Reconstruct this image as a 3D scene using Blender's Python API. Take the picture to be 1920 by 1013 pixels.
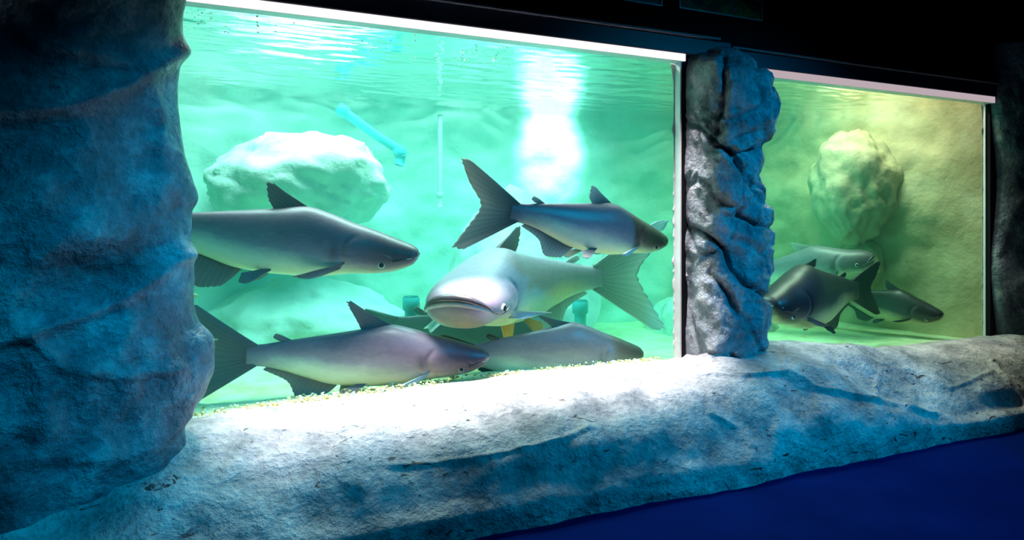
import bpy, math, random
import numpy as np
from mathutils import Vector, Matrix, noise

random.seed(7)
for _o in list(bpy.data.objects):
    bpy.data.objects.remove(_o, do_unlink=True)
SC = bpy.context.scene
COL = SC.collection
R = math.radians

# ------------------------------------------------------------------ camera
# the tank front is the plane y = 0 (tank behind it, y > 0; visitors stand at y < 0)
FPX, HORIZON = 1500.0, 420.0
CAM = np.array([-2.528, -3.053, 1.06])
FWD = np.array([0.4657, 0.885, 0.0])
RGT = np.array([0.885, -0.4657, 0.0])
cam_d = bpy.data.cameras.new('camera')
cam_d.sensor_width = 36.0
cam_d.lens = 36.0 * FPX / 1920.0
cam_d.shift_y = -(506.5 - HORIZON) / 1920.0
cam_d.clip_start, cam_d.clip_end = 0.05, 60
cam = bpy.data.objects.new('camera', cam_d)
cam.location = CAM
cam.rotation_euler = (R(90), 0, -math.atan2(0.4657, 0.885))
COL.objects.link(cam)
SC.camera = cam

# ------------------------------------------------------------------ world, exposure, lamps of the hall and the tank
SC.view_settings.view_transform = 'Standard'
SC.view_settings.look = 'None'
SC.view_settings.gamma = 1.0
SC.view_settings.use_curve_mapping = False
SC.view_settings.exposure = 0.0
wd = bpy.data.worlds.new('hall_darkness')
SC.world = wd
wd.use_nodes = True
wd.node_tree.nodes['Background'].inputs['Color'].default_value = (0.02, 0.10, 0.30, 1)
wd.node_tree.nodes['Background'].inputs['Strength'].default_value = 0.012
SC.cycles.volume_bounces = 1
SC.cycles.max_bounces = 10
SC.cycles.transparent_max_bounces = 24
SC.cycles.sample_clamp_indirect = 6.0


def area_lamp(name, loc, target, sx, sy, power, color):
    d = bpy.data.lights.new(name, 'AREA')
    d.shape = 'RECTANGLE'; d.size = sx; d.size_y = sy
    d.energy = power; d.color = color
    o = bpy.data.objects.new(name, d)
    o.location = loc
    o.rotation_euler = (Vector(target) - Vector(loc)).to_track_quat('-Z', 'Y').to_euler()
    COL.objects.link(o)
    return o


def spot_lamp(name, loc, target, power, color, angle, blend=0.6, radius=0.08):
    d = bpy.data.lights.new(name, 'SPOT')
    d.energy = power; d.color = color; d.spot_size = R(angle); d.spot_blend = blend
    d.shadow_soft_size = radius
    o = bpy.data.objects.new(name, d)
    o.location = loc
    o.rotation_euler = (Vector(target) - Vector(loc)).to_track_quat('-Z', 'Y').to_euler()
    COL.objects.link(o)
    return o


# lamps hung over the open tank
area_lamp('tank_lamp', (-1.0, 1.0, 2.55), (-1.0, 1.15, 0), 2.6, 0.7, 160, (1.0, 0.98, 0.95))
area_lamp('tank_lamp', (1.55, 0.6, 2.55), (1.6, 0.75, 0), 1.1, 0.5, 62, (1.0, 0.86, 0.62))
spot_lamp('tank_spot', (0.35, 0.95, 3.0), tuple(CAM + (1.86 - CAM[1]) / (0.885 - 0.4657 * 0.0567) * (FWD + 0.0567 * RGT + np.array([0, 0, 0.124]))), 1250, (1.0, 1.0, 0.96), 19, 0.7, 0.05)
# blue spotlights of the visitors' hall
spot_lamp('blue_hall_spot', (-0.6, -3.2, 3.0), (-2.02, -0.4, 0.86), 900, (0.0, 0.42, 0.78), 29, 1.0, 0.15)
spot_lamp('blue_hall_spot', (1.8, -3.4, 3.2), (0.25, -0.45, 0.55), 950, (0.0, 0.40, 0.80), 46, 1.0, 0.15)


# ------------------------------------------------------------------ helpers
def at(u, v, Y):
    """photo pixel at a distance Y along the view axis -> place in the hall"""
    return CAM + Y * (FWD + (u - 960) / FPX * RGT + np.array([0, 0, (HORIZON - v) / FPX]))


def on(u, v, y):
    """photo pixel on the upright plane at depth y"""
    t = (u - 960) / FPX
    Y = (y - CAM[1]) / (FWD[1] + t * RGT[1])
    return at(u, v, Y)


def tag(o, label=None, cat=None, group=None, kind=None):
    if label: o['label'] = label
    if cat: o['category'] = cat
    if group: o['group'] = group
    if kind: o['kind'] = kind
    return o


def link(name, me, mat, parent=None, smooth=True):
    o = bpy.data.objects.new(name, me)
    COL.objects.link(o)
    if mat is not None:
        me.materials.append(mat)
    if smooth and len(me.polygons):
        me.polygons.foreach_set('use_smooth', [True] * len(me.polygons))
    o.parent = parent
    return o


def mesh(name, verts, faces):
    me = bpy.data.meshes.new(name)
    me.from_pydata([tuple(map(float, v)) for v in verts], [], faces)
    me.update()
    return me


def empty(name, loc=(0, 0, 0)):
    o = bpy.data.objects.new(name, None)
    o.empty_display_size = 0.1
    o.location = tuple(map(float, loc))
    COL.objects.link(o)
    return o


def fattr(me, name, vals):
    a = me.attributes.new(name, 'FLOAT', 'POINT')
    a.data.foreach_set('value', np.asarray(vals, dtype=np.float32))


def grid_faces(nr, nc, wrap=False, flip=False, off=0):
    f = []
    for i in range(nr - 1):
        for j in range(nc if wrap else nc - 1):
            a = off + i * nc + j; b = off + i * nc + (j + 1) % nc
            c = off + (i + 1) * nc + (j + 1) % nc; d = off + (i + 1) * nc + j
            f.append((a, d, c, b) if flip else (a, b, c, d))
    return f


def box(lo, hi):
    x0, y0, z0 = lo; x1, y1, z1 = hi
    v = [(x0, y0, z0), (x1, y0, z0), (x1, y1, z0), (x0, y1, z0), (x0, y0, z1), (x1, y0, z1), (x1, y1, z1), (x0, y1, z1)]
    f = [(0, 3, 2, 1), (4, 5, 6, 7), (0, 1, 5, 4), (1, 2, 6, 5), (2, 3, 7, 6), (3, 0, 4, 7)]
    return v, f


def boxes(name, spans, mat, parent=None, bev=0.0):
    V, F = [], []
    for lo, hi in spans:
        v, f = box(lo, hi)
        F += [tuple(i + len(V) for i in q) for q in f]; V += v
    o = link(name, mesh(name, V, F), mat, parent, smooth=False)
    if bev:
        m = o.modifiers.new('edge', 'BEVEL'); m.width = bev; m.segments = 2
    return o


def pchip(xs, ys, x):
    xs = np.asarray(xs, float); ys = np.asarray(ys, float); x = np.clip(np.asarray(x, float), xs[0], xs[-1])
    h = np.diff(xs); dl = np.diff(ys) / h
    m = np.zeros_like(ys); m[0] = dl[0]; m[-1] = dl[-1]
    for i in range(1, len(xs) - 1):
        if dl[i - 1] * dl[i] > 0:
            w1 = 2 * h[i] + h[i - 1]; w2 = h[i] + 2 * h[i - 1]
            m[i] = (w1 + w2) / (w1 / dl[i - 1] + w2 / dl[i])
    k = np.clip(np.searchsorted(xs, x) - 1, 0, len(xs) - 2)
    t = (x - xs[k]) / h[k]
    return ((2*t**3 - 3*t**2 + 1) * ys[k] + (t**3 - 2*t**2 + t) * h[k] * m[k]
            + (-2*t**3 + 3*t**2) * ys[k+1] + (t**3 - t**2) * h[k] * m[k+1])


def resample(pts, n):
    p = np.asarray(pts, float)
    d = np.r_[0, np.cumsum(np.linalg.norm(np.diff(p, axis=0), axis=1))]
    q = np.linspace(0, d[-1], n)
    if len(p) > 2:
        return np.stack([pchip(d, p[:, k], q) for k in range(3)], 1)
    return np.stack([np.interp(q, d, p[:, k]) for k in range(3)], 1)


def tube(pts, rad, n=10, caps=True):
    p = np.asarray(pts, float)
    rad = np.broadcast_to(np.asarray(rad, float), (len(p),))
    V, F = [], []
    ref = np.array([0.13, 0.31, 0.94])
    for i in range(len(p)):
        t = p[min(i + 1, len(p) - 1)] - p[max(i - 1, 0)]
        t /= np.linalg.norm(t) + 1e-9
        a = np.cross(t, ref); a /= np.linalg.norm(a) + 1e-9
        b = np.cross(t, a)
        for k in range(n):
            an = 2 * math.pi * k / n
            V.append(p[i] + rad[i] * (math.cos(an) * a + math.sin(an) * b))
    F = grid_faces(len(p), n, wrap=True)
    if caps:
        F.append(tuple(range(n))); F.append(tuple((len(p) - 1) * n + k for k in reversed(range(n))))
    return V, F


# ------------------------------------------------------------------ materials
def new_mat(name):
    m = bpy.data.materials.new(name); m.use_nodes = True
    nt = m.node_tree
    return m, nt, nt.nodes['Principled BSDF'], nt.nodes['Material Output']


def ramp(nt, src, stops):
    r = nt.nodes.new('ShaderNodeValToRGB')
    e = r.color_ramp.elements
    while len(e) < len(stops): e.new(0.5)
    for el, (p, c) in zip(e, stops):
        el.position = p; el.color = (*c, 1)
    nt.links.new(src, r.inputs[0])
    return r.outputs[0]


def noise_node(nt, scale, detail=6, rough=0.6, dist=0.0, vec=None):
    n = nt.nodes.new('ShaderNodeTexNoise')
    n.inputs['Scale'].default_value = scale; n.inputs['Detail'].default_value = detail
    n.inputs['Roughness'].default_value = rough; n.inputs['Distortion'].default_value = dist
    if vec is not None: nt.links.new(vec, n.inputs['Vector'])
    return n.outputs['Fac']


def obj_vec(nt, scale=(1, 1, 1)):
    tc = nt.nodes.new('ShaderNodeTexCoord')
    mp = nt.nodes.new('ShaderNodeMapping'); mp.inputs['Scale'].default_value = scale
    nt.links.new(tc.outputs['Object'], mp.inputs['Vector'])
    return mp.outputs[0]


def mixc(nt, fac, a, b, mode='MIX'):
    m = nt.nodes.new('ShaderNodeMix'); m.data_type = 'RGBA'; m.blend_type = mode
    for sock, val in ((m.inputs['Factor'], fac), (m.inputs['A'], a), (m.inputs['B'], b)):
        if isinstance(val, (int, float)): sock.default_value = val
        elif isinstance(val, tuple): sock.default_value = (*val, 1)
        else: nt.links.new(val, sock)
    return m.outputs['Result']


def bump(nt, bsdf, h, strength, dist=0.02, normal=None):
    b = nt.nodes.new('ShaderNodeBump')
    b.inputs['Strength'].default_value = strength; b.inputs['Distance'].default_value = dist
    nt.links.new(h, b.inputs['Height'])
    if normal is not None: nt.links.new(normal, b.inputs['Normal'])
    nt.links.new(b.outputs[0], bsdf.inputs['Normal'])
    return b.outputs[0]


def rock_mat(name, dark, mid, light, rough=0.55, bstr=0.7, scale=5.0, flecks=False, spec=0.5):
    m, nt, b, _ = new_mat(name)
    v = obj_vec(nt)
    n1 = noise_node(nt, scale, 9, 0.62, 0.0, v)
    c = ramp(nt, n1, [(0.30, dark), (0.5, mid), (0.72, light)])
    n2 = noise_node(nt, scale * 8, 5, 0.65, 0.0, v)
    c = mixc(nt, 0.22, c, ramp(nt, n2, [(0.35, dark), (0.65, light)]), 'OVERLAY')
    if flecks:
        fv = obj_vec(nt, (9, 22, 22))
        n3 = noise_node(nt, 1.0, 3, 0.5, 1.5, fv)
        c = mixc(nt, ramp(nt, n3, [(0.665, (0, 0, 0)), (0.70, (1, 1, 1))]), c, (0.03, 0.03, 0.035))
    nt.links.new(c, b.inputs['Base Color'])
    b.inputs['Roughness'].default_value = rough
    b.inputs['Specular IOR Level'].default_value = spec
    bn = bump(nt, b, n1, bstr, 0.05)
    bump(nt, b, n2, bstr * 0.5, 0.010, bn)
    return m


def plain(name, col, rough=0.5, noise_amt=0.15, scale=12.0, metal=0.0, spec=0.5):
    m, nt, b, _ = new_mat(name)
    n = noise_node(nt, scale, 4, 0.6, 0, obj_vec(nt))
    lo = tuple(c * (1 - noise_amt) for c in col); hi = tuple(min(1, c * (1 + noise_amt)) for c in col)
    nt.links.new(ramp(nt, n, [(0.3, lo), (0.7, hi)]), b.inputs['Base Color'])
    b.inputs['Roughness'].default_value = rough; b.inputs['Metallic'].default_value = metal
    b.inputs['Specular IOR Level'].default_value = spec
    return m


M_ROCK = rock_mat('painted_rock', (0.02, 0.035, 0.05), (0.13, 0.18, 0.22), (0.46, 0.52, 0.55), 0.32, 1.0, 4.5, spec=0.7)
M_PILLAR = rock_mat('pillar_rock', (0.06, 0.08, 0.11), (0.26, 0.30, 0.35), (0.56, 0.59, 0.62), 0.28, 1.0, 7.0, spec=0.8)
M_LEDGE = rock_mat('ledge_rock', (0.10, 0.12, 0.14), (0.35, 0.35, 0.36), (0.66, 0.63, 0.62), 0.48, 1.0, 5.0, flecks=True)
M_LINTEL = plain('lintel_paint', (0.035, 0.045, 0.075), 0.45, 0.4, 3)
M_DARKWALL = plain('upper_wall_paint', (0.010, 0.011, 0.015), 0.8, 0.5, 2, spec=0.1)
M_FLOOR = plain('floor_paint', (0.0015, 0.009, 0.075), 0.7, 0.25, 1.5, spec=0.0)
M_WHITE = plain('white_frame_paint', (0.82, 0.80, 0.82), 0.4, 0.05)
M_TRIM = plain('trim_paint', (0.20, 0.20, 0.23), 0.5, 0.2)
M_SEAL = plain('silicone_bead', (0.85, 0.87, 0.86), 0.5, 0.05)
M_METAL = plain('frame_metal', (0.42, 0.42, 0.42), 0.35, 0.1, 10, 0.6)
M_TURQ = plain('turquoise_plastic', (0.03, 0.42, 0.46), 0.6, 0.1)
M_PALEPIPE = plain('pale_plastic', (0.55, 0.66, 0.61), 0.8, 0.1)
M_GLINT = plain('glint_white', (0.9, 0.93, 0.92), 0.3, 0.03)

# rockwork inside the tank: pale render, algae-brown towards the end wall
def tank_rock(name, shift=0.0):
    m, nt, b, _ = new_mat(name)
    v = obj_vec(nt)
    n1 = noise_node(nt, 2.2, 8, 0.6, 0.05, v)
    c = ramp(nt, n1, [(0.3, (0.50, 0.62, 0.57)), (0.5, (0.68, 0.77, 0.71)), (0.7, (0.80, 0.83, 0.76))])
    geo = nt.nodes.new('ShaderNodeNewGeometry')
    sep = nt.nodes.new('ShaderNodeSeparateXYZ'); nt.links.new(geo.outputs['Position'], sep.inputs[0])
    mr = nt.nodes.new('ShaderNodeMapRange')
    mr.inputs['From Min'].default_value = 1.0; mr.inputs['From Max'].default_value = 2.15
    nt.links.new(sep.outputs['X'], mr.inputs['Value'])
    n2 = noise_node(nt, 3.5, 6, 0.6, 0.0, v)
    brown = ramp(nt, n2, [(0.3, (0.46, 0.35, 0.19)), (0.55, (0.66, 0.52, 0.31)), (0.75, (0.78, 0.66, 0.45))])
    c = mixc(nt, mr.outputs[0], c, brown)
    nt.links.new(c, b.inputs['Base Color'])
    b.inputs['Roughness'].default_value = 0.8
    bump(nt, b, noise_node(nt, 9, 8, 0.62, 0.0, v), 0.4, 0.04)
    return m


M_TANK = tank_rock('tank_rockwork')

# pane: clear low-reflection acrylic
m, nt, b, out = new_mat('clear_pane'); nt.nodes.remove(b)
tr = nt.nodes.new('ShaderNodeBsdfTransparent'); tr.inputs['Color'].default_value = (0.97, 0.985, 0.98, 1)
nt.links.new(tr.outputs[0], out.inputs['Surface']); M_PANE = m

# water body
m, nt, b, out = new_mat('tank_water'); nt.nodes.remove(b)
ab = nt.nodes.new('ShaderNodeVolumeAbsorption'); ab.inputs['Color'].default_value = (0.08, 0.90, 0.82, 1); ab.inputs['Density'].default_value = 0.62
vs = nt.nodes.new('ShaderNodeVolumeScatter'); vs.inputs['Color'].default_value = (0.25, 0.95, 0.86, 1); vs.inputs['Density'].default_value = 0.08
vs.inputs['Anisotropy'].default_value = 0.3
ad = nt.nodes.new('ShaderNodeAddShader')
nt.links.new(ab.outputs[0], ad.inputs[0]); nt.links.new(vs.outputs[0], ad.inputs[1]); nt.links.new(ad.outputs[0], out.inputs['Volume'])
M_WATER = m

# water surface: mirrors at grazing angles from below, lets steep light through
m, nt, b, out = new_mat('water_surface'); nt.nodes.remove(b)
fr = nt.nodes.new('ShaderNodeFresnel'); fr.inputs['IOR'].default_value = 1.33
gl = nt.nodes.new('ShaderNodeBsdfGlossy'); gl.inputs['Roughness'].default_value = 0.03; gl.inputs['Color'].default_value = (0.93, 0.97, 0.96, 1)
tr = nt.nodes.new('ShaderNodeBsdfTransparent')
mx = nt.nodes.new('ShaderNodeMixShader')
bp = nt.nodes.new('ShaderNodeBump'); bp.inputs['Strength'].default_value = 0.25; bp.inputs['Distance'].default_value = 0.01
nt.links.new(noise_node(nt, 1.0, 3, 0.5, 0.3, obj_vec(nt, (7, 16, 1))), bp.inputs['Height'])
nt.links.new(bp.outputs[0], gl.inputs['Normal'])
nt.links.new(fr.outputs[0], mx.inputs[0]); nt.links.new(tr.outputs[0], mx.inputs[1]); nt.links.new(gl.outputs[0], mx.inputs[2])
nt.links.new(mx.outputs[0], out.inputs['Surface']); M_SURF = m


def emit_mat(name, col, strength):
    m, nt, b, out = new_mat(name); nt.nodes.remove(b)
    e = nt.nodes.new('ShaderNodeEmission'); e.inputs['Color'].default_value = (*col, 1); e.inputs['Strength'].default_value = strength
    nt.links.new(e.outputs[0], out.inputs['Surface'])
    return m


# ------------------------------------------------------------------ rock shaping
def rock_disp(p, amp, f, cracks=0.0, cf=1.6, seed=0.0):
    q = Vector((p[0] * f + seed, p[1] * f + seed * 0.7, p[2] * f))
    d = amp * (noise.fractal(q, 0.9, 2.1, 4) * 0.75 + 0.25 * (noise.ridged_multi_fractal(q * 1.7, 0.9, 2.2, 4, 1.0, 2.0) - 1.0))
    if cracks:
        q2 = Vector((p[0], p[1], p[2])) * cf + Vector((seed, 3.1, seed * 0.3))
        q2 += 0.25 * noise.noise_vector(q2 * 1.5)
        ds = noise.voronoi(q2)[0]
        e = min(1.0, (ds[1] - ds[0]) / 0.16)
        d += cracks * (e * e * (3 - 2 * e) - 1.0)
        d -= cracks * 0.8 * min(1, ds[0]) ** 2
    return d


def displaced(name, P, wrap, mat, amp, f, cracks=0.0, cf=1.6, seed=0.0, grooves=(), parent=None, flip=False, fade=None):
    """P: (rows, cols, 3) smooth surface -> displaced rock surface"""
    nr, nc, _ = P.shape
    du = np.gradient(P, axis=1); dv = np.gradient(P, axis=0)
    N = np.cross(du, dv); N /= (np.linalg.norm(N, axis=2, keepdims=True) + 1e-9)
    if flip: N = -N
    V = []
    if grooves:
        D = P - CAM
        Yp = D @ FWD
        px = np.stack([960 + FPX * (D @ RGT) / Yp, HORIZON - FPX * D[..., 2] / Yp], -1)
        cut = np.zeros((nr, nc))
        for pts, wd_, dp in grooves:
            best = np.full((nr, nc), 1e9)
            for a, b_ in zip(pts[:-1], pts[1:]):
                ab = b_ - a
                t = np.clip(((px - a) @ ab) / (ab @ ab + 1e-9), 0, 1)
                best = np.minimum(best, np.linalg.norm(px - a - t[..., None] * ab, axis=-1))
            cut += dp * np.exp(-np.minimum(50, (best * np.abs(Yp) / FPX / wd_) ** 2))
    for i in range(nr):
        for j in range(nc):
            p = P[i, j]
            d = rock_disp(p, amp, f, cracks, cf, seed)
            if grooves: d -= cut[i, j]
            if fade is not None: d *= fade(i, j)
            V.append(p + N[i, j] * d)
    return link(name, mesh(name, V, grid_faces(nr, nc, wrap, flip)), mat, parent)


def boulder(name, c, r, mat, label, seed, amp=0.16, squash=1.0, cat='boulder', group=None, n=48):
    c = np.asarray(c, float); r = np.asarray(r, float)
    V, F = [], []
    for i in range(n + 1):
        th = math.pi * i / n
        for j in range(2 * n):
            ph = math.pi * j / n
            k = Vector((math.sin(th) * math.cos(ph), math.sin(th) * math.sin(ph), math.cos(th)))
            d = 1 + amp * noise.fractal(k * 1.3 + Vector((seed, seed, seed)), 0.8, 2.0, 5) + amp * 0.12 * noise.fractal(k * 5 + Vector((seed, 0, 0)), 0.8, 2.0, 4)
            V.append(np.array(k) * r * d)
    F = grid_faces(n + 1, 2 * n, wrap=True)
    o = link(name, mesh(name, V, F), mat)
    o.location = tuple(map(float, c))
    return tag(o, label, cat, group)


# ------------------------------------------------------------------ the setting
Z_TOP, Z_TOP2, Z_SURF, Z_TANKFLOOR = 1.844, 1.816, 1.852, 0.22
WIN1 = (-2.75, 0.0)
WIN2 = (0.50, 2.47)

fl = link('floor', mesh('floor', [(-7, -8, 0), (7, -8, 0), (7, 0.1, 0), (-7, 0.1, 0)], [(0, 1, 2, 3)]), M_FLOOR, None, False)
tag(fl, 'dark navy blue painted floor in front of the rock ledge', 'floor', kind='structure')

wf = boxes('wall_front', [((-5, 0.0, 1.90), (5.2, 0.040, 3.4)),
                          ((0.0085, 0.0, 0.0), (WIN2[0], 0.040, 1.90)),
                          ((WIN2[1] + 0.0085, 0.0, 0.0), (5.2, 0.040, 1.90)),
                          ((-5, 0.0, 0.0), (WIN1[0], 0.040, 1.90)),
                          ((WIN1[0], 0.0, 0.0), (0.0085, 0.040, 0.30)),
                          ((WIN2[0], 0.0, 0.0), (WIN2[1] + 0.0085, 0.040, 0.27))], M_DARKWALL)
tag(wf, 'black painted front wall of the aquarium above the windows', 'wall', kind='structure')
lt = boxes('trim_1', [((-5, -0.03, 1.88), (0.30, 0.0, 1.965))], M_LINTEL, bev=0.006)
tag(lt, 'dark navy lintel running above the large tank window', 'lintel', kind='structure')
boxes('lintel_lip', [((-5, -0.045, 1.965), (0.22, 0.0, 1.977))], M_TRIM, lt, 0.003)
lt2 = boxes('trim_2', [((0.30, -0.03, 1.856), (5.2, 0.0, 1.935))], M_LINTEL, bev=0.006)
tag(lt2, 'dark navy lintel running above the smaller tank window', 'lintel', kind='structure')
boxes('lintel_lip', [((0.30, -0.045, 1.935), (5.2, 0.0, 1.945))], M_TRIM, lt2, 0.003)


def window(n, s0, s1, zt, label):
    w = empty('window_%d' % n, (s0, 0, 0.3)); tag(w, label, 'window', kind='structure')
    inv = Vector((-s0, 0, -0.3))
    def put(o):
        o.location = inv; return o
    put(boxes('pane', [((s0 - 0.02, 0.045, 0.2), (s1 + 0.01, 0.060, zt + 0.02))], M_PANE, w))
    put(boxes('window_jamb', [((s1, 0.0 if n == 1 else 0.026, 0.2), (s1 + 0.008, 0.044, zt))], M_WHITE, w))
    # uneven silicone bead down the jamb
    V, F = [], []
    nr = 240
    for i in range(nr):
        z = 0.28 + (zt - 0.28) * i / (nr - 1)
        k = abs(noise.fractal(Vector((z * 14, 3.3 * n, 0)), 0.8, 2, 4))
        wd_ = 0.004 + 0.022 * max(0, k - 0.22) + (0.016 * max(0, 1 - (zt - z) / 0.10))
        if n == 2: wd_ *= 0.6
        V += [(s1 + 0.002, 0.045, z), (s1 - wd_ * 0.6, 0.041, z), (s1 - wd_, 0.0455, z)]
    F = grid_faces(nr, 3)
    put(link('sealant', mesh('sealant', V, F), M_SEAL, w))
    return w


window(1, WIN1[0], WIN1[1], Z_TOP, 'large acrylic aquarium window in a white frame, looking onto the biggest fish group')
window(2, WIN2[0], WIN2[1], Z_TOP2, 'smaller acrylic aquarium window beyond the rock pillar')


def light_bar(s0, s1, z0, z1, strength, power, col, label):
    t = empty('light_bar', (s0, 0.0, z0)); tag(t, label, 'lamp', 'light bars above the windows')
    boxes('housing', [((0, -0.026, 0.0), (s1 - s0, 0.040, z1 - z0))], M_WHITE, t)
    boxes('diffuser', [((0.001, -0.032, 0.001), (s1 - s0 - 0.001, -0.0265, z1 - z0 - 0.001))], emit_mat('diffuser_glow', col, strength), t)
    sa = max(s0, -2.02)
    a = area_lamp('light_bar_glow', (0.5 * (sa + s1), -0.075, z0 - 0.005), (0.5 * (sa + s1), -0.055, 0), s1 - sa - 0.05, 0.03, power, col)
    a.data.spread = R(30)
    return t


light_bar(-2.36, WIN1[1] + 0.008, 1.844, 1.88, 1.15, 27, (1.0, 0.90, 0.90), 'bright white light bar along the top of the large window')
light_bar(WIN2[0], WIN2[1] + 0.008, 1.816, 1.856, 0.50, 1.5, (1.0, 0.80, 0.88), 'dim pinkish light bar along the top of the smaller window')

# tank shell
def sand_z(x, y):
    lo = float(np.interp(x, [-1.0, -0.5, 1.0, 2.2], [0.305, 0.235, 0.235, 0.32]))
    return max(lo, bank_z(x) - 0.11 * (y - 0.05)) + 0.06 * max(0, y - 0.5)


def bank_z(x):
    return -0.012 + float(np.interp(x, [-2.6, -2.24, -1.3, -0.9, 0.0, 0.25, 0.6, 0.9, 1.4, 2.5], [.345, .362, .392, .400, .40, .38, .36, .34, .33, .34]))


path = [(-4.3, 0.08), (-4.25, 1.2), (-3.6, 1.75), (-2.07, 1.92), (-1.08, 2.06), (0.3, 1.98), (1.34, 1.80), (1.95, 1.66), (2.13, 1.45), (2.20, 1.2), (2.36, 0.65), (2.56, 0.10)]
pp = resample([(a, b_, 0) for a, b_ in path], 260)
zs = np.linspace(0.1, 2.5, 90)
P = np.zeros((90, 260, 3))
for i, z in enumerate(zs):
    P[i, :, :2] = pp[:, :2]; P[i, :, 2] = z
wb = displaced('wall_back', P, False, M_TANK, 0.13, 1.15, 0.0, 1.1, 2.3, flip=True,
               fade=lambda i, j: min(1.0, (259 - j) / 14.0, j / 14.0))
tag(wb, 'pale green rockwork lining the back of the tank', 'wall', kind='structure')
P = np.zeros((60, 150, 3))
for i in range(60):
    for j in range(150):
        x = -4.3 + 6.95 * j / 149; y = 0.03 + 2.3 * i / 59
        P[i, j] = (x, y, sand_z(x, y))
m, nt, b, _ = new_mat('tank_sand')
n1 = noise_node(nt, 7, 8, 0.7, 0.2, obj_vec(nt))
nt.links.new(ramp(nt, n1, [(0.3, (0.60, 0.50, 0.24)), (0.5, (0.80, 0.76, 0.46)), (0.7, (0.88, 0.87, 0.62))]), b.inputs['Base Color'])
b.inputs['Roughness'].default_value = 0.85
bump(nt, b, n1, 0.4, 0.02)
tf = displaced('tank_floor', P, False, m, 0.012, 1.8, 0, 1, 5.0)
tag(tf, 'pale sandy floor of the tank below the fish', 'floor', kind='structure')

# water
wt = empty('tank_water', (0, 0, 0.15)); tag(wt, 'clear turquoise water filling the tank behind the glass', 'water', kind='stuff')
w1 = boxes('water_body', [((-4.4, 0.062, 0.12), (2.75, 2.5, Z_SURF - 0.012))], M_WATER, wt); w1.location = (0, 0, -0.15)
nx, ny = 420, 150
V = []
for i in range(ny):
    for j in range(nx):
        x = -4.4 + 7.15 * j / (nx - 1); y = 0.062 + 2.45 * i / (ny - 1)
        h = 0.0045 * noise.fractal(Vector((x * 2.2, y * 6.5, 0.3)), 0.9, 2, 3) + 0.003 * noise.noise(Vector((x * 7, y * 17, 4)))
        V.append((x, y, Z_SURF + h))
w2 = link('water_surface', mesh('water_surface', V, grid_faces(ny, nx)), M_SURF, wt); w2.location = (0, 0, -0.15)

# ------------------------------------------------------------------ rocks outside
# left rock mass
edge = [(330, -60), (336, 0), (334, 90), (334, 170), (345, 270), (358, 355), (351, 420), (346, 490), (352, 560), (366, 605), (391, 640), (394, 690), (378, 735), (356, 770), (352, 800), (356, 840)]
epts = np.array([on(u, v, -0.22) for u, v in edge])
order = np.argsort(epts[:, 2]); epts = epts[order]
zs = np.r_[np.linspace(0.05, epts[0, 2], 12)[:-1], np.linspace(epts[0, 2], 2.25, 190)]
se = pchip(epts[:, 2], epts[:, 0], zs)
rows = []
for z, s in zip(zs, se):
    sec = [(s - 0.22, -0.02, z), (s - 0.07, -0.10, z), (s, -0.22, z), (s - 0.07, -0.30, z), (s - 0.36, -0.42, z), (s - 1.1, -0.55, z), (s - 2.2, -0.62, z)]
    rows.append(resample(sec, 190))
P = np.array(rows)
def trace(*p): return np.array(p, float)
g1 = [(trace((-60, 655), (60, 622), (160, 590), (250, 545), (340, 478), (370, 455)), 0.020, 0.050),
      (trace((-60, 215), (120, 200), (230, 165), (340, 95)), 0.028, 0.06),
      (trace((60, 640), (120, 690), (230, 705), (340, 690)), 0.016, 0.028),
      (trace((285, 265), (310, 280), (335, 292)), 0.010, 0.02)]
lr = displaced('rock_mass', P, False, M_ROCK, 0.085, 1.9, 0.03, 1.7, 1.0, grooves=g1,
               fade=lambda i, j: 0.25 + 0.75 * min(1, j / 110.0))
tag(lr, 'dark blue lit artificial rock mass covering one end of the large window', 'rock')

# pillar between the windows
redge = [(1392, 70), (1428, 105), (1443, 150), (1447, 205), (1438, 255), (1422, 300), (1424, 335), (1446, 375), (1461, 420), (1462, 450), (1455, 495), (1441, 545), (1435, 600), (1437, 650), (1440, 700)]
rp = np.array([on(u, v, -0.10) for u, v in redge])
rp = rp[np.argsort(rp[:, 2])]
z_hi = on(1360, 74, -0.20)[2]
zs = np.linspace(0.28, z_hi, 170)
sr = pchip(rp[:, 2], rp[:, 0], zs)
rows = []
for k, (z, s1) in enumerate(zip(zs, sr)):
    top = max(0.0, (z - (z_hi - 0.13)) / 0.13)
    cap = math.sqrt(max(0.0, 1 - top * top))
    s0 = 0.032 + 0.10 * (1 - cap)
    s1 = 0.032 + (s1 - 0.032) * (0.55 + 0.45 * cap)
    dep = (0.24 + 0.03 * math.sin(z * 5)) * max(cap, 0.02)
    w = s1 - s0
    sec = [(s0, 0.03, z), (s0 + 0.004, -dep * 0.35, z), (s0 + 0.10 * w, -dep * 0.80, z), (s0 + 0.36 * w, -dep, z),
           (s0 + 0.70 * w, -dep * 0.86, z), (s0 + 0.93 * w, -dep * 0.6, z), (s1, -dep * 0.40, z), (s1 - 0.02, 0.03, z)]
    rows.append(resample(sec, 130))
P = np.array(rows)
g2 = [(trace((1278, 222), (1310, 240), (1345, 272), (1385, 290), (1420, 285)), 0.012, 0.045),
      (trace((1375, 285), (1400, 330), (1425, 365), (1440, 380)), 0.016, 0.035),
      (trace((1278, 418), (1320, 440), (1360, 465), (1375, 500), (1400, 530), (1440, 560)), 0.012, 0.04),
      (trace((1392, 405), (1430, 428), (1470, 425)), 0.010, 0.03),
      (trace((1360, 95), (1355, 180), (1340, 250)), 0.012, 0.02)]
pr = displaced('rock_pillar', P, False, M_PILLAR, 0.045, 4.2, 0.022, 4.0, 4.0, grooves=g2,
               fade=lambda i, j: min(1.0, 0.12 + j / 30.0))
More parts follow.
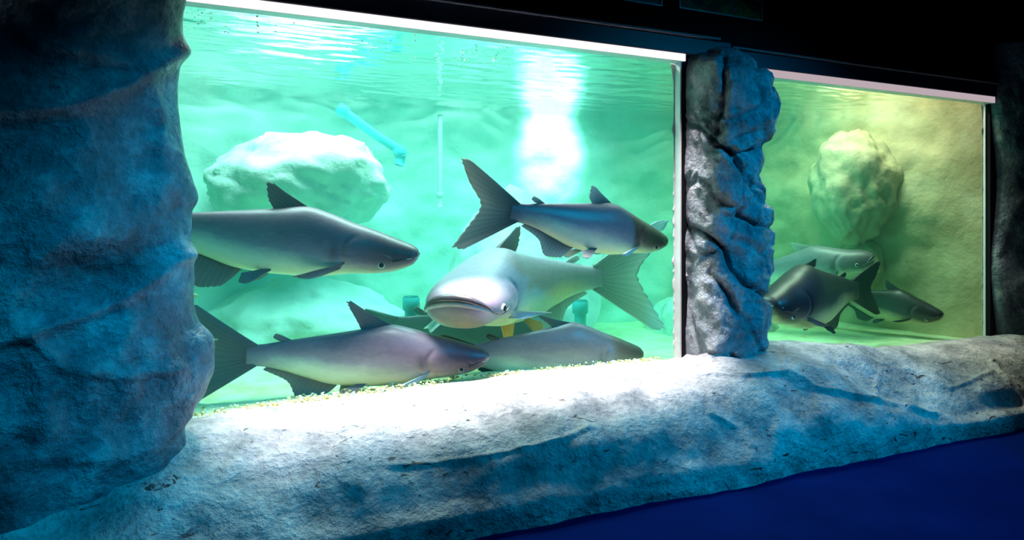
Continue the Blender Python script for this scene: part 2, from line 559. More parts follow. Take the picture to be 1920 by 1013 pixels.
tag(pr, 'rough grey and blue rock pillar standing between the two tank windows', 'rock')

# rock beside the smaller window
zs = np.linspace(0.1, 2.2, 90)
rows = []
for z in zs:
    s = 2.51 + 0.03 * math.sin(z * 6)
    rows.append(resample([(s, 0.03, z), (s + 0.01, -0.03, z), (s + 0.15, -0.12, z), (s + 0.6, -0.2, z), (s + 1.8, -0.25, z)], 80))
rr = displaced('rock_mass', np.array(rows), False, M_ROCK, 0.06, 2.5, 0.03, 2.5, 9.0, fade=lambda i, j: min(1, 0.1 + j / 25.0))
tag(rr, 'shadowy dark rock wall beside the smaller window beyond the pillar', 'rock')

# ledge
top = [(-200, 830), (355, 792), (500, 768), (700, 742), (900, 717), (1100, 692), (1240, 681), (1275, 672), (1305, 654), (1400, 643), (1470, 640), (1560, 646), (1640, 656), (1740, 646), (1850, 633), (1920, 620), (2050, 600)]
tp = np.array([on(u, v, 0.0) for u, v in top])
ss = np.linspace(-4.2, 4.0, 560)
zg = pchip(tp[:, 0], tp[:, 2], ss)
rows = []
for s, z in zip(ss, zg):
    wob = 0.03 * math.sin(s * 2.1 + 0.6)
    mound = 0.055 * math.exp(-((s - 0.15) / 0.45) ** 2)
    dip = 0.05 * math.exp(-((s - 1.0) / 0.28) ** 2)
    sec = [(s, 0.044, z - 0.05), (s, 0.035, z), (s, -0.10, z - 0.004), (s, -0.24 + wob, z - 0.03 + mound * 0.5), (s, -0.38 + wob, z - 0.085 + mound - dip),
           (s, -0.49 + wob, z - 0.16 + mound * 0.6 - dip), (s, -0.565, z - 0.25), (s, -0.615, 0.07), (s, -0.62, -0.03)]
    rows.append(resample(sec, 120))
P = np.array(rows)
g3 = [(trace((1290, 703), (1400, 699), (1468, 692)), 0.008, 0.030),
      (trace((1470, 694), (1472, 668), (1466, 640)), 0.007, 0.030),
      (trace((1478, 690), (1530, 725), (1640, 748), (1755, 774)), 0.012, 0.045),
      (trace((1645, 748), (1648, 705), (1610, 668)), 0.010, 0.028),
      (trace((1240, 718), (1222, 768)), 0.005, 0.016),
      (trace((730, 874), (860, 862), (960, 845), (1050, 825), (1110, 800)), 0.008, 0.022),
      (trace((1046, 828), (1052, 795)), 0.006, 0.015),
      (trace((1330, 775), (1385, 800), (1405, 838)), 0.010, 0.022),
      (trace((1700, 690), (1780, 730), (1860, 700)), 0.012, 0.025),
      (trace((1860, 680), (1930, 780)), 0.012, 0.030)]
g3 = [(p_, w_ * 0.8, d_ * 0.42) for p_, w_, d_ in g3]
led_o = displaced('rock_ledge', P, False, M_LEDGE, 0.040, 1.7, 0.008, 1.6, 6.0, grooves=g3, flip=True,
                  fade=lambda i, j: min(1.0, 0.10 + j / 26.0))
tag(led_o, 'long pale rock ledge below both tank windows, white lit on top', 'rock')

# ------------------------------------------------------------------ tank contents: boulders and pipes
boulder('boulder', on(560, 345, 1.62), (0.50, 0.42, 0.30), M_TANK, 'big pale domed boulder on the back wall beside the slanting turquoise pipe', 1.7)
boulder('boulder', on(565, 640, 1.70), (0.60, 0.50, 0.36), M_TANK, 'broad low boulder on the tank floor behind the lowest fish', 5.2)
boulder('boulder', on(985, 540, 1.62), (0.52, 0.42, 0.62), M_TANK, 'tall pale boulder behind the fish that faces the glass', 8.8)
boulder('boulder', on(1330, 640, 1.42), (0.50, 0.42, 0.42), M_TANK, 'pale boulder behind the rock pillar, beside the spread tail fin', 3.4)
boulder('boulder', on(1600, 348, 0.80), (0.27, 0.28, 0.40), M_TANK, 'large rough olive boulder seen through the smaller window', 6.1, amp=0.18)
boulder('boulder', on(1612, 495, 0.80), (0.16, 0.18, 0.18), M_TANK, 'small rounded olive boulder below the large one in the smaller window', 2.9)


def pipe(name, pts, r, mat, label, cat='pipe', rings=()):
    b0 = np.asarray(pts[-1], float)
    t = empty(name, b0); tag(t, label, cat)
    q = resample(pts, 24) - b0
    link('tube', mesh('tube', *tube(q, r, 14)), mat, t)
    for k in rings:
        a = q[int(k * 22)]; c = q[int(k * 22) + 1]
        d = (c - a) / np.linalg.norm(c - a)
        link('collar', mesh('collar', *tube([a - d * r * 1.2, a - d * r * 0.9, a + d * r * 0.9, a + d * r * 1.2], [r * 1.05, r * 1.35, r * 1.35, r * 1.05], 14)), mat, t)
    return t


pipe('water_pipe', [on(636, 203, 1.55), on(700, 250, 1.5), on(752, 294, 1.45), on(748, 310, 1.45)], 0.028, M_TURQ, 'turquoise pipe slanting down over the back wall near the surface', rings=(0.05, 0.9))
pipe('water_pipe', [on(825, 215, 1.75), on(825, 300, 1.75), on(825, 388, 1.75)], 0.016, M_PALEPIPE, 'thin pale upright pipe on the back wall', rings=(0.95,))
pipe('pipe_stub', [on(771, 566, 1.2), on(771, 600, 1.2), on(771, 650, 1.2)], 0.036, M_TURQ, 'short turquoise pipe stub behind the dorsal fin of the lowest fish', rings=(0.06,))
pipe('pipe_stub', [on(1088, 572, 1.0), on(1088, 600, 1.0), on(1088, 660, 1.0)], 0.036, M_TURQ, 'short turquoise pipe stub behind the pale ribbed anal fin', rings=(0.06,))


# ------------------------------------------------------------------ catfish
def fish_skin(name, back, side, belly, rough=0.42, face=0.38):
    m, nt, b, _ = new_mat(name)
    at_ = nt.nodes.new('ShaderNodeAttribute'); at_.attribute_name = 'belly'
    v = obj_vec(nt, (4, 10, 10))
    n = noise_node(nt, 1.6, 5, 0.55, 0.6, v)
    add = nt.nodes.new('ShaderNodeMath'); add.operation = 'MULTIPLY_ADD'
    nt.links.new(n, add.inputs[0]); add.inputs[1].default_value = 0.36; nt.links.new(at_.outputs['Fac'], add.inputs[2])
    sb = nt.nodes.new('ShaderNodeMath'); sb.operation = 'SUBTRACT'; nt.links.new(add.outputs[0], sb.inputs[0]); sb.inputs[1].default_value = 0.18
    c = ramp(nt, sb.outputs[0], [(0.0, back), (0.34, side), (0.58, tuple(0.6 * p + 0.4 * q for p, q in zip(side, belly))), (0.90, belly)])
    n2 = noise_node(nt, 9.0, 4, 0.6, 0.2, v)
    c = mixc(nt, 0.30, c, ramp(nt, n2, [(0.3, (0.3, 0.3, 0.3)), (0.7, (0.7, 0.7, 0.7))]), 'OVERLAY')
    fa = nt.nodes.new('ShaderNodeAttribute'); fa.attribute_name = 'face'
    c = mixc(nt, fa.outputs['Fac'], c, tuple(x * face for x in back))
    nt.links.new(c, b.inputs['Base Color'])
    b.inputs['Roughness'].default_value = rough
    b.inputs['Specular IOR Level'].default_value = 0.55
    bump(nt, b, n2, 0.06, 0.01)
    return m


def fin_skin(name, base, tip, trans=0.35):
    m, nt, b, out = new_mat(name)
    a1 = nt.nodes.new('ShaderNodeAttribute'); a1.attribute_name = 'span'
    a2 = nt.nodes.new('ShaderNodeAttribute'); a2.attribute_name = 'ray'
    c = ramp(nt, a1.outputs['Fac'], [(0.1, base), (0.9, tip)])
    c = mixc(nt, ramp(nt, a2.outputs['Fac'], [(0.1, (0.16, 0.16, 0.16)), (0.9, (0, 0, 0))]), c, tuple(x * 0.5 for x in base))
    nt.links.new(c, b.inputs['Base Color'])
    b.inputs['Roughness'].default_value = 0.45
    tl = nt.nodes.new('ShaderNodeBsdfTranslucent'); nt.links.new(c, tl.inputs['Color'])
    mx = nt.nodes.new('ShaderNodeMixShader'); mx.inputs[0].default_value = trans
    nt.links.new(b.outputs[0], mx.inputs[1]); nt.links.new(tl.outputs[0], mx.inputs[2])
    nt.links.new(mx.outputs[0], out.inputs['Surface'])
    return m


M_EYE = plain('eye_ring', (0.55, 0.58, 0.58), 0.15, 0.1)
M_PUPIL = plain('eye_pupil', (0.01, 0.012, 0.015), 0.08, 0.1)
M_LIP = plain('pale_lip', (0.80, 0.72, 0.66), 0.35, 0.1)
M_LIPD = plain('dark_lip', (0.05, 0.05, 0.06), 0.3, 0.3, 40)
M_BARB = plain('white_barbel', (0.85, 0.85, 0.85), 0.4, 0.05)

PS = [0, .015, .04, .09, .15, .25, .33, .42, .52, .65, .76, .86, .94, 1.0]
TOP = np.array([20, 36, 50, 73, 100, 139, 176, 203, 178, 146, 120, 96, 76, 70]) / 1560.
BOT = np.array([-40, -70, -93, -124, -143, -160, -184, -198, -199, -184, -138, -90, -66, -62]) / 1560.
WID = {'slim': np.array([.036, .050, .059, .070, .075, .086, .088, .085, .075, .058, .042, .028, .020, .013]),
       'broad': np.array([.060, .088, .105, .122, .132, .138, .132, .118, .098, .072, .050, .032, .022, .014])}


class Fish:
    def __init__(self, L, shape, wide, tall, bend, bend_from):
        self.L, self.wide, self.tall, self.bend, self.bf = L, wide, tall, bend, bend_from
        self.w = WID[shape]
        self.top, self.bot = TOP.copy(), BOT.copy()
        if shape == 'broad':
            self.top[:4] = np.array([.014, .028, .040, .054]); self.bot[:4] = np.array([-.046, -.064, -.080, -.096])
        s = np.linspace(0, 1.6, 161)
        f = np.clip((s - bend_from) / max(0.05, 1.0 - bend_from), 0, 1.4)
        self.ss = s
        self.phi = bend * f ** 1.3
        ds = s[1] - s[0]
        self.cx = -np.r_[0, np.cumsum(np.cos(self.phi[:-1]) * ds)]
        self.cy = np.r_[0, np.cumsum(np.sin(self.phi[:-1]) * ds)]

    def prof(self, p):
        return (pchip(PS, self.top, p) * self.tall, pchip(PS, self.bot, p) * self.tall, pchip(PS, self.w, p) * self.wide)

    def warp(self, P):
        """straight fish units (p, y, z) -> bent, scaled"""
        P = np.atleast_2d(np.asarray(P, float))
        s = P[:, 0]
        sc = np.clip(s, 0, 1.6)
        x = np.interp(sc, self.ss, self.cx); y = np.interp(sc, self.ss, self.cy); ph = np.interp(sc, self.ss, self.phi)
        x = x - (s - sc)
        # lateral direction
        X = x + P[:, 1] * np.sin(ph); Y = y + P[:, 1] * np.cos(ph)
        return np.stack([X, Y, P[:, 2]], 1) * self.L


def surf_y(F, p, h):
    """half width of the body at station p and height fraction h"""
    t, b_, w = F.prof(p)
    c = b_ + 0.46 * (t - b_)
    z = b_ + h * (t - b_)
    r = (z - c) / (t - c) if z > c else (c - z) / (c - b_)
    return w * max(0.0, 1 - min(1, abs(r)) ** 2.2) ** 0.5, z


def fin_mesh(name, F, root, outer, mat, parent, rays=12, t0=0.008, t1=0.0012, lateral=None, ragged=0.0, seed=0, nv=12, curl=0.0):
    nu = rays * 6 + 1
    a = resample(root, nu); c = resample(outer, nu)
    V, S, RY = [], [], []
    rnd = random.Random(seed)
    rag = [rnd.uniform(0, 1) for _ in range(rays + 2)]
    lay = []
    for side in (1, -1):
        for i in range(nv):
            f = i / (nv - 1)
            for j in range(nu):
                g = j / (nu - 1)
                rg = 1 - ragged * (0.5 + 0.5 * math.cos(2 * math.pi * g * rays)) * rag[int(g * rays)]
                ff = f * rg
                p = a[j] * (1 - ff) + c[j] * ff
                if lateral is None: n = np.array([0, 1.0, 0])
                else: n = lateral
                p = p + n * curl * ff * ff
                ray = 0.5 + 0.5 * math.cos(2 * math.pi * g * rays)
                th = (t0 * (1 - f) ** 1.5 + t1) * (0.8 + 0.2 * ray) * (0.1 if (j in (0, nu - 1)) else 1)
                V.append(p + n * th * side); S.append(f); RY.append(ray)
    n1 = nv * nu
    Fc = grid_faces(nv, nu) + grid_faces(nv, nu, flip=True, off=n1)
    rim = [0 * nu + j for j in range(nu)] + [i * nu + nu - 1 for i in range(1, nv)] + [(nv - 1) * nu + j for j in range(nu - 2, -1, -1)] + [i * nu for i in range(nv - 2, 0, -1)]
    for k in range(len(rim)):
        a_, b_ = rim[k], rim[(k + 1) % len(rim)]
        Fc.append((b_, a_, a_ + n1, b_ + n1))
    me = mesh(name, F.warp(np.array(V)), Fc)
    fattr(me, 'span', S); fattr(me, 'ray', RY)
    return link(name, me, mat, parent)


def catfish(label, snout, tail, skin, finm, shape='slim', wide=1.0, tall=1.0, bend=0.0, bend_from=0.35, roll=0.0, dorsal=1.0, tail_s=1.0,
            pelvic=None, pelvic_s=1.0, pect_pale=None, pect_spread=(0.35, 0.35), barbel=False, eye_r=0.0145, group='large catfish in the tank', seed=0, dors_lean=0.0, anal=1.0, dorsal_m=None):
    A = at(*snout); B = at(*tail)
    tmp = Fish(1.0, shape, wide, tall, bend, bend_from)
    c0 = tmp.warp([(0, 0, 0)])[0]; c1 = tmp.warp([(1, 0, 0)])[0]
    L = np.linalg.norm(A - B) / np.linalg.norm(c0 - c1)
    F = Fish(L, shape, wide, tall, bend, bend_from)
    # frame: local chord -> world chord
    lc = Vector(c0 - c1).normalized()
    q_local = Matrix.Rotation(-math.atan2(lc.y, lc.x), 3, 'Z')
    xw = Vector(A - B).normalized()
    up = Vector((0, 0, 1)); yw = up.cross(xw).normalized(); zw = xw.cross(yw)
    M = Matrix((xw, yw, zw)).transposed()
    rot = M @ Matrix.Rotation(R(roll), 3, 'X') @ q_local
    root = empty('catfish')
    mw = rot.to_4x4(); mw.translation = Vector(A)
    root.matrix_world = mw
    tag(root, label, 'fish', group)
    # body
    NP, NR = 150, 56
    pv = np.r_[np.linspace(0, 1, NP) ** 1.25]
    V, BL, FC = [], [], []
    tp_, bt_, wd_ = F.prof(pv)
    for i, p in enumerate(pv):
        t, b_, w = tp_[i], bt_[i], wd_[i]
        c = b_ + 0.46 * (t - b_)
        bound = 0.10 + 0.62 * max(0, p - 0.14) ** 0.9
        for j in range(NR):
            an = 2 * math.pi * j / NR
            cs, sn = math.cos(an), math.sin(an)
            y = w * math.copysign(abs(cs) ** 0.88, cs)
            hh = (t - c) if sn > 0 else (c - b_)
            z = c + hh * math.copysign(abs(sn) ** (0.98 if sn > 0 else 0.9), sn)
            h = (z - b_) / (t - b_ + 1e-9)
            # gill cover edge
            pg = 0.275 - 0.075 * ((h - 0.42) / 0.42) ** 2
            if 0.06 < h < 0.80:
                k = min(1, (h - 0.06) / 0.12, (0.80 - h) / 0.15)
                y *= 1 - k * 0.085 * math.exp(-((p - pg) / 0.009) ** 2) + k * 0.035 * math.exp(-((p - pg + 0.03) / 0.025) ** 2)
            # eye socket, lateral groove
            y *= 1 - 0.03 * math.exp(-((h - 0.52) / 0.04) ** 2) * min(1, max(0, (p - 0.35) / 0.2))
            V.append((p, y, z))
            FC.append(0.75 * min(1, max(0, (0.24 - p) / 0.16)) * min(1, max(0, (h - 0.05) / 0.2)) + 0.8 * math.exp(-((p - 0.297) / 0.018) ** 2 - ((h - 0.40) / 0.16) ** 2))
            e = (h - bound) / 0.16
            bl = 1 - 1 / (1 + math.exp(-1.7 * e))
            BL.append(bl * (1 - 0.75 * min(1, max(0, (p - 0.78) / 0.2))) if p > 0.02 else 0.2 + 0.3 * (1 - h))
    n0 = len(V)
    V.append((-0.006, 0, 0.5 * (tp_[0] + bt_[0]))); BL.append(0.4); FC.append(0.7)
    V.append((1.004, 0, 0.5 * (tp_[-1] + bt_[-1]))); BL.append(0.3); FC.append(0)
    Fc = grid_faces(NP, NR, wrap=True, flip=True)
    for j in range(NR):
        Fc.append((n0, j, (j + 1) % NR))
        Fc.append((n0 + 1, (NP - 1) * NR + (j + 1) % NR, (NP - 1) * NR + j))
    me = mesh('body', F.warp(np.array(V)), Fc)
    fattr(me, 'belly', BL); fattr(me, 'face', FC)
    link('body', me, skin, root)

    def T(p): return F.prof(p)[0]
    def Bm(p): return F.prof(p)[1]
    ta = tall
    # dorsal fin
    dl = dors_lean
    fin_mesh('dorsal_fin', F, [(.405, 0, T(.405) - .006), (.48, 0, T(.48) - .006), (.535, 0, T(.535) - .008)],
             [(.53 + dl, 0, T(.5) + .070 * dorsal), (.563 + dl, 0, T(.5) + .090 * dorsal), (.578 + dl, 0, T(.5) + .088 * dorsal), (.565, 0, T(.55) + .035 * dorsal), (.545, 0, T(.545) + .004)],
             dorsal_m or finm, root, rays=8, ragged=0.12, seed=seed, t0=0.009)
    # adipose fin
    fin_mesh('adipose_fin', F, [(.815, 0, T(.815) - .006), (.85, 0, T(.85) - .006)],
             [(.855, 0, T(.85) + .020), (.885, 0, T(.86) + .030), (.895, 0, T(.88) + .020), (.875, 0, T(.875) + .004)], finm, root, rays=4, t0=.006, t1=.003, seed=seed)
    # tail fin
    s = tail_s
    fin_mesh('tail_fin', F, [(.955, 0, T(.96) - .002), (.975, 0, .03 * ta), (.98, 0, .004), (.975, 0, -.025 * ta), (.955, 0, Bm(.96) + .002)],
             [(.985 + .22 * s, 0, .205 * s), (1.0 + .25 * s, 0, .205 * s), (1 + .195 * s, 0, .105 * s), (1 + .135 * s, 0, .012), (1 + .185 * s, 0, -.09 * s), (1.0 + .24 * s, 0, -.185 * s), (.98 + .21 * s, 0, -.19 * s)],
             finm, root, rays=16, ragged=0.05, seed=seed + 1, t0=0.011, t1=.0015, nv=18, curl=-0.02 * (1 if bend <= 0 else -1))
    # anal fin
    n = anal
    fin_mesh('anal_fin', F, [(.625, 0, Bm(.625) + .008), (.72, 0, Bm(.72) + .008), (.82, 0, Bm(.82) + .006), (.915, 0, Bm(.915) + .006)],
             [(.66, 0, Bm(.66) - .030 * n), (.71, 0, Bm(.68) - .065 * n), (.775, 0, Bm(.74) - .085 * n), (.80, 0, Bm(.76) - .080 * n), (.83, 0, Bm(.83) - .045 * n), (.935, 0, Bm(.93) - .012)],
             finm, root, rays=16, ragged=0.07, seed=seed + 2, t0=0.008)
    # pelvic fins
    pm = pelvic or finm
    for sd in (1, -1):
        yy = surf_y(F, .53, .12)[0] * 0.8
        lat = np.array([0, 0.75 * sd, -0.66])
        fin_mesh('pelvic_fin', F, [(.515, sd * yy, Bm(.515) + .020), (.535, sd * yy, Bm(.535) + .014), (.555, sd * yy * .9, Bm(.555) + .012)],
                 [(.575, sd * (yy + .030), Bm(.56) - .030 * pelvic_s), (.60, sd * (yy + .036), Bm(.56) - .040 * pelvic_s), (.625, sd * (yy + .030), Bm(.57) - .036 * pelvic_s), (.62, sd * (yy + .012), Bm(.58) - .005)],
                 pm, root, rays=6, lateral=np.array([0, 0.8 * sd, 0.6]), seed=seed + 3, t0=.005)
    # pectoral fins
    for k, sd in enumerate((1, -1)):
        spread, drop = pect_spread if isinstance(pect_spread[0], (int, float)) else pect_spread[k]
        y0, z0 = surf_y(F, .265, .20)
        y0 *= 0.93
        ln = .155
        tipx = .27 + ln * math.cos(math.asin(min(.95, spread)))
        ty = y0 + ln * spread; tz = z0 - ln * drop
        ob = fin_mesh('pectoral_fin', F, [(.250, sd * y0, z0 + .008), (.262, sd * y0, z0 - .004), (.272, sd * y0, z0 - .018)],
                      [(tipx - .01, sd * ty, tz), (tipx + .012, sd * (ty - .004), tz - .003), (tipx - .035, sd * (y0 + (ty - y0) * .7), tz - .014 + .006), (tipx - .085, sd * (y0 + (ty - y0) * .35), z0 - .5 * ln * drop - .022)],
                      (pect_pale or finm), root, rays=6, lateral=np.array([0, 0.9 * sd, 0.43]), seed=seed + 4, t0=.006)
    # eyes
    for sd in (1, -1):
        pe = .125 if shape == 'slim' else .12
        y0, z0 = surf_y(F, pe, .22 if shape == 'slim' else .36)
        ce = F.warp([(pe, sd * y0 * 0.985, z0)])[0]
        cn = F.warp([(pe - .008, sd * (y0 * 0.985 + .05), z0)])[0]
        nrm = Vector(cn - ce).normalized()
        rq = nrm.to_track_quat('Z', 'Y').to_matrix()
        r_ = eye_r * L
        Vv, Ff = [], []
        nn = 12
        for i in range(nn + 1):
            th = 0.5 * math.pi * i / nn * 1.15
            for j in range(20):
                ph = 2 * math.pi * j / 20
                Vv.append(np.array(rq @ Vector((r_ * math.sin(th) * math.cos(ph), r_ * math.sin(th) * math.sin(ph), r_ * 0.55 * math.cos(th)))) + ce)
        eye = link('eye', mesh('eye', Vv, grid_faces(nn + 1, 20, wrap=True, flip=False)), M_EYE, root)
        Vv = []
        for i in range(nn + 1):
            th = 0.5 * math.pi * i / nn
            for j in range(20):
                ph = 2 * math.pi * j / 20
                Vv.append(np.array(rq @ Vector((0.62 * r_ * math.sin(th) * math.cos(ph), 0.62 * r_ * math.sin(th) * math.sin(ph), r_ * (0.40 + 0.24 * math.cos(th))))) + ce)
        link('pupil', mesh('pupil', Vv, grid_faces(nn + 1, 20, wrap=True)), M_PUPIL, eye)
    # lips
    pc = .040 if shape == 'slim' else .050
    for nm, dz, rr_, mt in (('upper_lip', .0035, .0042, M_LIPD), ('lower_lip', -.0045, .0040, M_LIP)):
        if shape == 'broad': dz *= 2.2; rr_ *= (3.0 if nm == 'upper_lip' else 2.3)
        pts = []
        for k in range(41):
            f = -1 + 2 * k / 40
            p = pc * abs(f) ** 2.4
            t, b_, w = F.prof(p)
            zc = b_ + 0.44 * (t - b_)
            if shape == 'broad': zc = -.006 - .036 * abs(f) ** 2
            else: zc = -.004 - .020 * abs(f) ** 1.5
            wq = F.prof(pc)[2]
            fr = math.copysign(min(1, abs(f)) ** 0.85, f)
            pts.append((p - .004, wq * fr * 0.985, zc + dz * (1 - 0.7 * abs(f) ** 3)))
        rad = [rr_ * L * (1 - 0.6 * abs(-1 + 2 * k / 40) ** 4) for k in range(41)]
        link(nm, mesh(nm, *tube(F.warp(pts), rad, 10)), mt, root)
    # barbels
    y0, z0 = surf_y(F, .05, .35)
    for sd in (1, -1):
        ln = .19 if barbel else .06
        pts = resample([(.05, sd * y0, z0), (.09, sd * (surf_y(F, .09, .3)[0] + .012), z0 - .012), (.05 + ln * .6, sd * (surf_y(F, .15, .3)[0] + .02), z0 - .002), (.05 + ln, sd * (surf_y(F, .2, .3)[0] + .022), z0 + .012)], 24)
        link('barbel', mesh('barbel', *tube(F.warp(pts), np.linspace(.0030, .0014, 24) * L, 6)), M_BARB if barbel else M_LIPD, root)
    return root


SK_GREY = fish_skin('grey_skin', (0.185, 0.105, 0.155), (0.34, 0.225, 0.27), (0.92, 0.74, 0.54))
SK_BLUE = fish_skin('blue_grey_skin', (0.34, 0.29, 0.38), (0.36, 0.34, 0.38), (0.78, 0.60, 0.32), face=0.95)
SK_SHADED = fish_skin('shaded_skin', (0.030, 0.022, 0.032), (0.056, 0.044, 0.056), (0.66, 0.50, 0.30))  # darker copy of the skin: shade on the fish put into its colour
SK_LIT = fish_skin('lit_skin', (0.20, 0.19, 0.22), (0.42, 0.38, 0.40), (0.80, 0.72, 0.58))  # paler copy of the skin: brighter light put into its colour
FN_GREY = fin_skin('grey_fin', (0.18, 0.115, 0.145), (0.32, 0.23, 0.24))
FN_PALE = fin_skin('pale_fin', (0.40, 0.43, 0.42), (0.72, 0.76, 0.74), 0.4)
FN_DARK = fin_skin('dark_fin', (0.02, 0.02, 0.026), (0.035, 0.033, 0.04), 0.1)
FN_ORANGE = fin_skin('orange_fin', (0.95, 0.34, 0.03), (0.98, 0.42, 0.06), 0.4)
FN_BROWN = fin_skin('brown_fin', (0.15, 0.135, 0.145), (0.62, 0.54, 0.52), 0.4)
FN_BLUE = fin_skin('blue_fin', (0.42, 0.50, 0.58), (0.60, 0.68, 0.76), 0.3)

# large window
catfish('dark grey catfish with raised dorsal fin and its tail behind the dark rock mass', (784, 474, 3.52), (262, 424, 3.40), SK_GREY, FN_GREY, tall=1.0, bend=-0.12, seed=1, anal=1.25)
catfish('purple grey catfish with tall forked tail, highest of those in the large window', (1243, 449, 4.22), (956, 398, 3.66), SK_GREY, FN_BROWN, tall=1.0, bend=0.25, seed=11, tail_s=1.05, dorsal=0.9, pect_pale=FN_BLUE, dors_lean=-0.02)
catfish('pale blue grey catfish facing the glass with a wide closed mouth', (850, 560, 3.42), (1128, 522, 4.52), SK_BLUE, FN_PALE, shape='broad', wide=1.0, tall=1.08, bend=0.95, bend_from=0.12, seed=21, pelvic=FN_ORANGE, pelvic_s=2.2, tail_s=1.15, pect_spread=((0.75, 0.02), (0.9, 0.5)), pect_pale=FN_BLUE, eye_r=.019, dorsal_m=FN_GREY)
catfish('long grey catfish with hooked dorsal fin low above the tank floor', (913, 664, 3.58), (462, 668, 3.36), SK_GREY, FN_GREY, tall=1.0, bend=0.10, seed=31, dorsal=1.25, pect_pale=FN_BLUE, dors_lean=0.03, tail_s=1.0)
catfish('brownish catfish with a long white whisker beside the ledge', (1200, 660, 4.20), (872, 668, 3.80), SK_GREY, FN_DARK, tall=1.25, bend=0.1, seed=41, barbel=True, dorsal=0.55, dors_lean=0.05, tail_s=0.5)
catfish('shadowy dark green catfish half hidden behind the two lowest fish', (1100, 674, 4.85), (722, 622, 4.32), SK_SHADED, FN_DARK, tall=1.5, wide=0.85, bend=0.1, seed=51, dorsal=0.25, tail_s=0.4)
# smaller window
catfish('pale catfish with upturned snout behind the dark one in the smaller window', (1637, 480, 5.22), (1395, 520, 5.62), SK_LIT, FN_PALE, shape='broad', wide=0.85, tall=1.2, bend=0.15, seed=61, dorsal=0.8)
catfish('shaded dark catfish facing the pillar with spread tail in the smaller window', (1436, 568, 4.36), (1606, 545, 5.00), SK_SHADED, FN_DARK, wide=1.45, tall=1.45, bend=0.2, seed=71, pect_pale=FN_GREY, dorsal=0.5, tail_s=0.85)
catfish('small dark catfish with pale gill edge swimming towards the window corner', (1768, 590, 5.10), (1575, 555, 5.50), SK_SHADED, FN_DARK, tall=1.35, wide=1.2, bend=-0.1, seed=81)


def small_fish(pos, ln, heading, label):
    t = empty('small_fish', pos); tag(t, label, 'fish', 'tiny yellow fish')
    mt = plain('yellow_scales', (0.80, 0.66, 0.28), 0.4, 0.15, 60)
    V = []
    for i in range(13):
        f = i / 12
        r_ = 0.20 * math.sin(math.pi * (0.04 + 0.92 * f) ** 0.8) + 0.01
        for j in range(12):
            a = 2 * math.pi * j / 12
            V.append((ln * (0.5 - f), ln * r_ * 0.5 * math.cos(a), ln * r_ * math.sin(a)))
    o = link('body', mesh('body', V, grid_faces(13, 12, True) + [tuple(range(12)), tuple(12 * 12 + k for k in reversed(range(12)))]), mt, t)
    V = [(-.48 * ln, .01 * ln, .03 * ln), (-.72 * ln, 0.004 * ln, .17 * ln), (-.62 * ln, 0.004 * ln, 0), (-.72 * ln, .004 * ln, -.17 * ln), (-.48 * ln, .01 * ln, -.03 * ln)]
    V = V + [(a, -b_, c) for a, b_, c in V]
    Fc = [(0, 1, 2, 3, 4), (9, 8, 7, 6, 5)] + [(k, k + 5, (k + 1) % 5 + 5, (k + 1) % 5) for k in range(5)]
    link('tail_fin', mesh('tail_fin', V, Fc), mt, t, False)
    t.rotation_euler = (0, 0, heading)
    return t


small_fish(on(361, 555, 0.30), 0.045, -0.4, 'tiny yellow fish highest of three beside the dark rock mass')
small_fish(on(397, 637, 0.30), 0.035, 2.7, 'tiny yellow fish touching the edge of the dark rock mass, lower one')
small_fish(on(463, 642, 0.75), 0.035, -0.4, 'tiny yellow fish just above the tail of the lowest catfish')

# gravel by the pane; white specks standing in for glints on the water surface
def scatter(name, pts, rads, mat, label, cat):
    V, F = [], []
    ico = [(0, 0, 1)] + [(0.894 * math.cos(k * 1.2566), 0.894 * math.sin(k * 1.2566), 0.447) for k in range(5)] + \
          [(0.894 * math.cos(k * 1.2566 + .628), 0.894 * math.sin(k * 1.2566 + .628), -0.447) for k in range(5)] + [(0, 0, -1)]
    fc = [(0, 1 + k, 1 + (k + 1) % 5) for k in range(5)] + [(1 + k, 6 + k, 1 + (k + 1) % 5) for k in range(5)] + \
         [(1 + (k + 1) % 5, 6 + k, 6 + (k + 1) % 5) for k in range(5)] + [(6 + k, 11, 6 + (k + 1) % 5) for k in range(5)]
    for p, r_ in zip(pts, rads):
        o = len(V)
        sx = random.uniform(.8, 1.4); sz = random.uniform(.5, .9)
        for v in ico: V.append((p[0] + r_ * v[0] * sx, p[1] + r_ * v[1], p[2] + r_ * v[2] * sz))
        F += [tuple(i + o for i in f) for f in fc]
    return tag(link(name, mesh(name, V, F), mat), label, cat, kind='stuff')


m, nt, b, _ = new_mat('gravel_mix')
oi = nt.nodes.new('ShaderNodeNewGeometry')
nt.links.new(ramp(nt, oi.outputs['Random Per Island'], [(0.0, (0.36, 0.24, 0.06)), (0.35, (0.62, 0.46, 0.14)), (0.6, (0.80, 0.74, 0.46)), (0.85, (0.92, 0.92, 0.84))]), b.inputs['Base Color'])
b.inputs['Roughness'].default_value = 0.5
pts, rads = [], []
for k in range(2600):
    x = random.uniform(-2.6, 0.0); y = 0.078 + abs(random.gauss(0, 0.09))
    if noise.noise(Vector((x * 5, y * 9, 2.0))) + 0.12 < random.uniform(-0.2, 0.45): continue
    pts.append((x, y, sand_z(x, y) + random.uniform(-0.002, 0.016))); rads.append(random.uniform(0.002, 0.008))
scatter('gravel', pts, rads, m, 'golden gravel banked against the foot of the large pane', 'gravel')

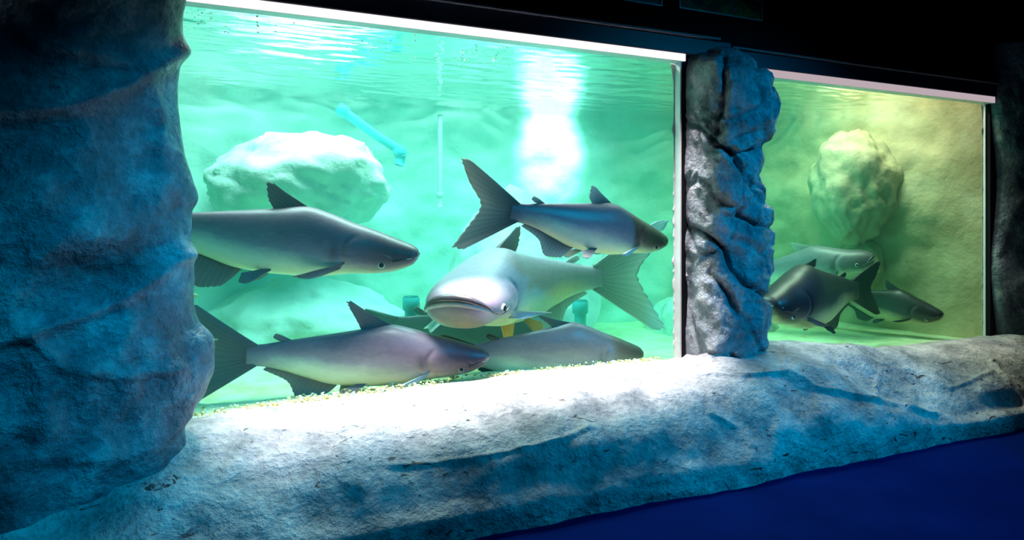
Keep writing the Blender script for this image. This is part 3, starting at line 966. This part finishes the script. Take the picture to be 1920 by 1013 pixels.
pts, rads = [], []
for (u0, u1, v0, v1, n_) in ((345, 640, 8, 62, 150), (640, 840, 50, 120, 60), (850, 1005, 62, 140, 120), (1000, 1250, 100, 135, 18), (1445, 1840, 150, 190, 14)):
    for k in range(n_):
        u = random.uniform(u0, u1); v = random.uniform(v0, v1)
        Y = (Z_SURF - 0.012 - CAM[2]) * FPX / (HORIZON - v)
        p = at(u, v, Y)
        if p[1] > 0.075:
            pts.append(p); rads.append(random.choice((0.0012, 0.0018, 0.0025, 0.004)))
scatter('glint_specks', pts, rads, M_GLINT, 'white specks standing in for glints just under the water surface', 'glint_flecks')


def picture(s0, s1, z0, z1, label, hue):
    t = empty('picture', (s0, 0, z0)); tag(t, label, 'picture', 'pictures on the wall above the lintel')
    w, h = s1 - s0, z1 - z0
    m, nt, b, _ = new_mat('picture_print')
    v = obj_vec(nt, (3.0, 1, 7.0))
    n1 = noise_node(nt, 1.5, 4, 0.6, 1.2, v)
    if hue:
        c = ramp(nt, n1, [(0.30, (0.01, 0.01, 0.01)), (0.45, (0.10, 0.05, 0.02)), (0.56, (0.75, 0.45, 0.06)), (0.62, (0.20, 0.12, 0.03)), (0.75, (0.35, 0.45, 0.38))])
    else:
        c = ramp(nt, n1, [(0.3, (0.01, 0.02, 0.02)), (0.7, (0.06, 0.16, 0.10))])
    nt.links.new(c, b.inputs['Base Color']); b.inputs['Roughness'].default_value = 0.3
    boxes('print', [((0.006, -0.012, 0.006), (w - 0.006, -0.001, h - 0.006))], m, t)
    for lo, hi in (((0, -0.02, 0), (w, 0, 0.006)), ((0, -0.02, h - 0.006), (w, 0, h)), ((0, -0.02, 0.006), (0.006, 0, h - 0.006)), ((w - 0.006, -0.02, 0.006), (w, 0, h - 0.006))):
        boxes('frame_rail', [(lo, hi)], M_METAL, t)
    if hue:
        pts = [(w - 0.03 + 0.011 * math.cos(a), -0.0125, 0.035 + 0.011 * math.sin(a)) for a in np.linspace(0, 2 * math.pi, 25)]
        link('emblem', mesh('emblem', *tube(pts, 0.0012, 6)), M_TRIM, t)


picture(-0.02, 0.52, 2.100, 2.72, 'framed picture with an orange patch above the rock pillar', 1)
picture(-0.68, -0.124, 2.095, 2.72, 'dark greenish framed picture above the large window beside the orange one', 0)
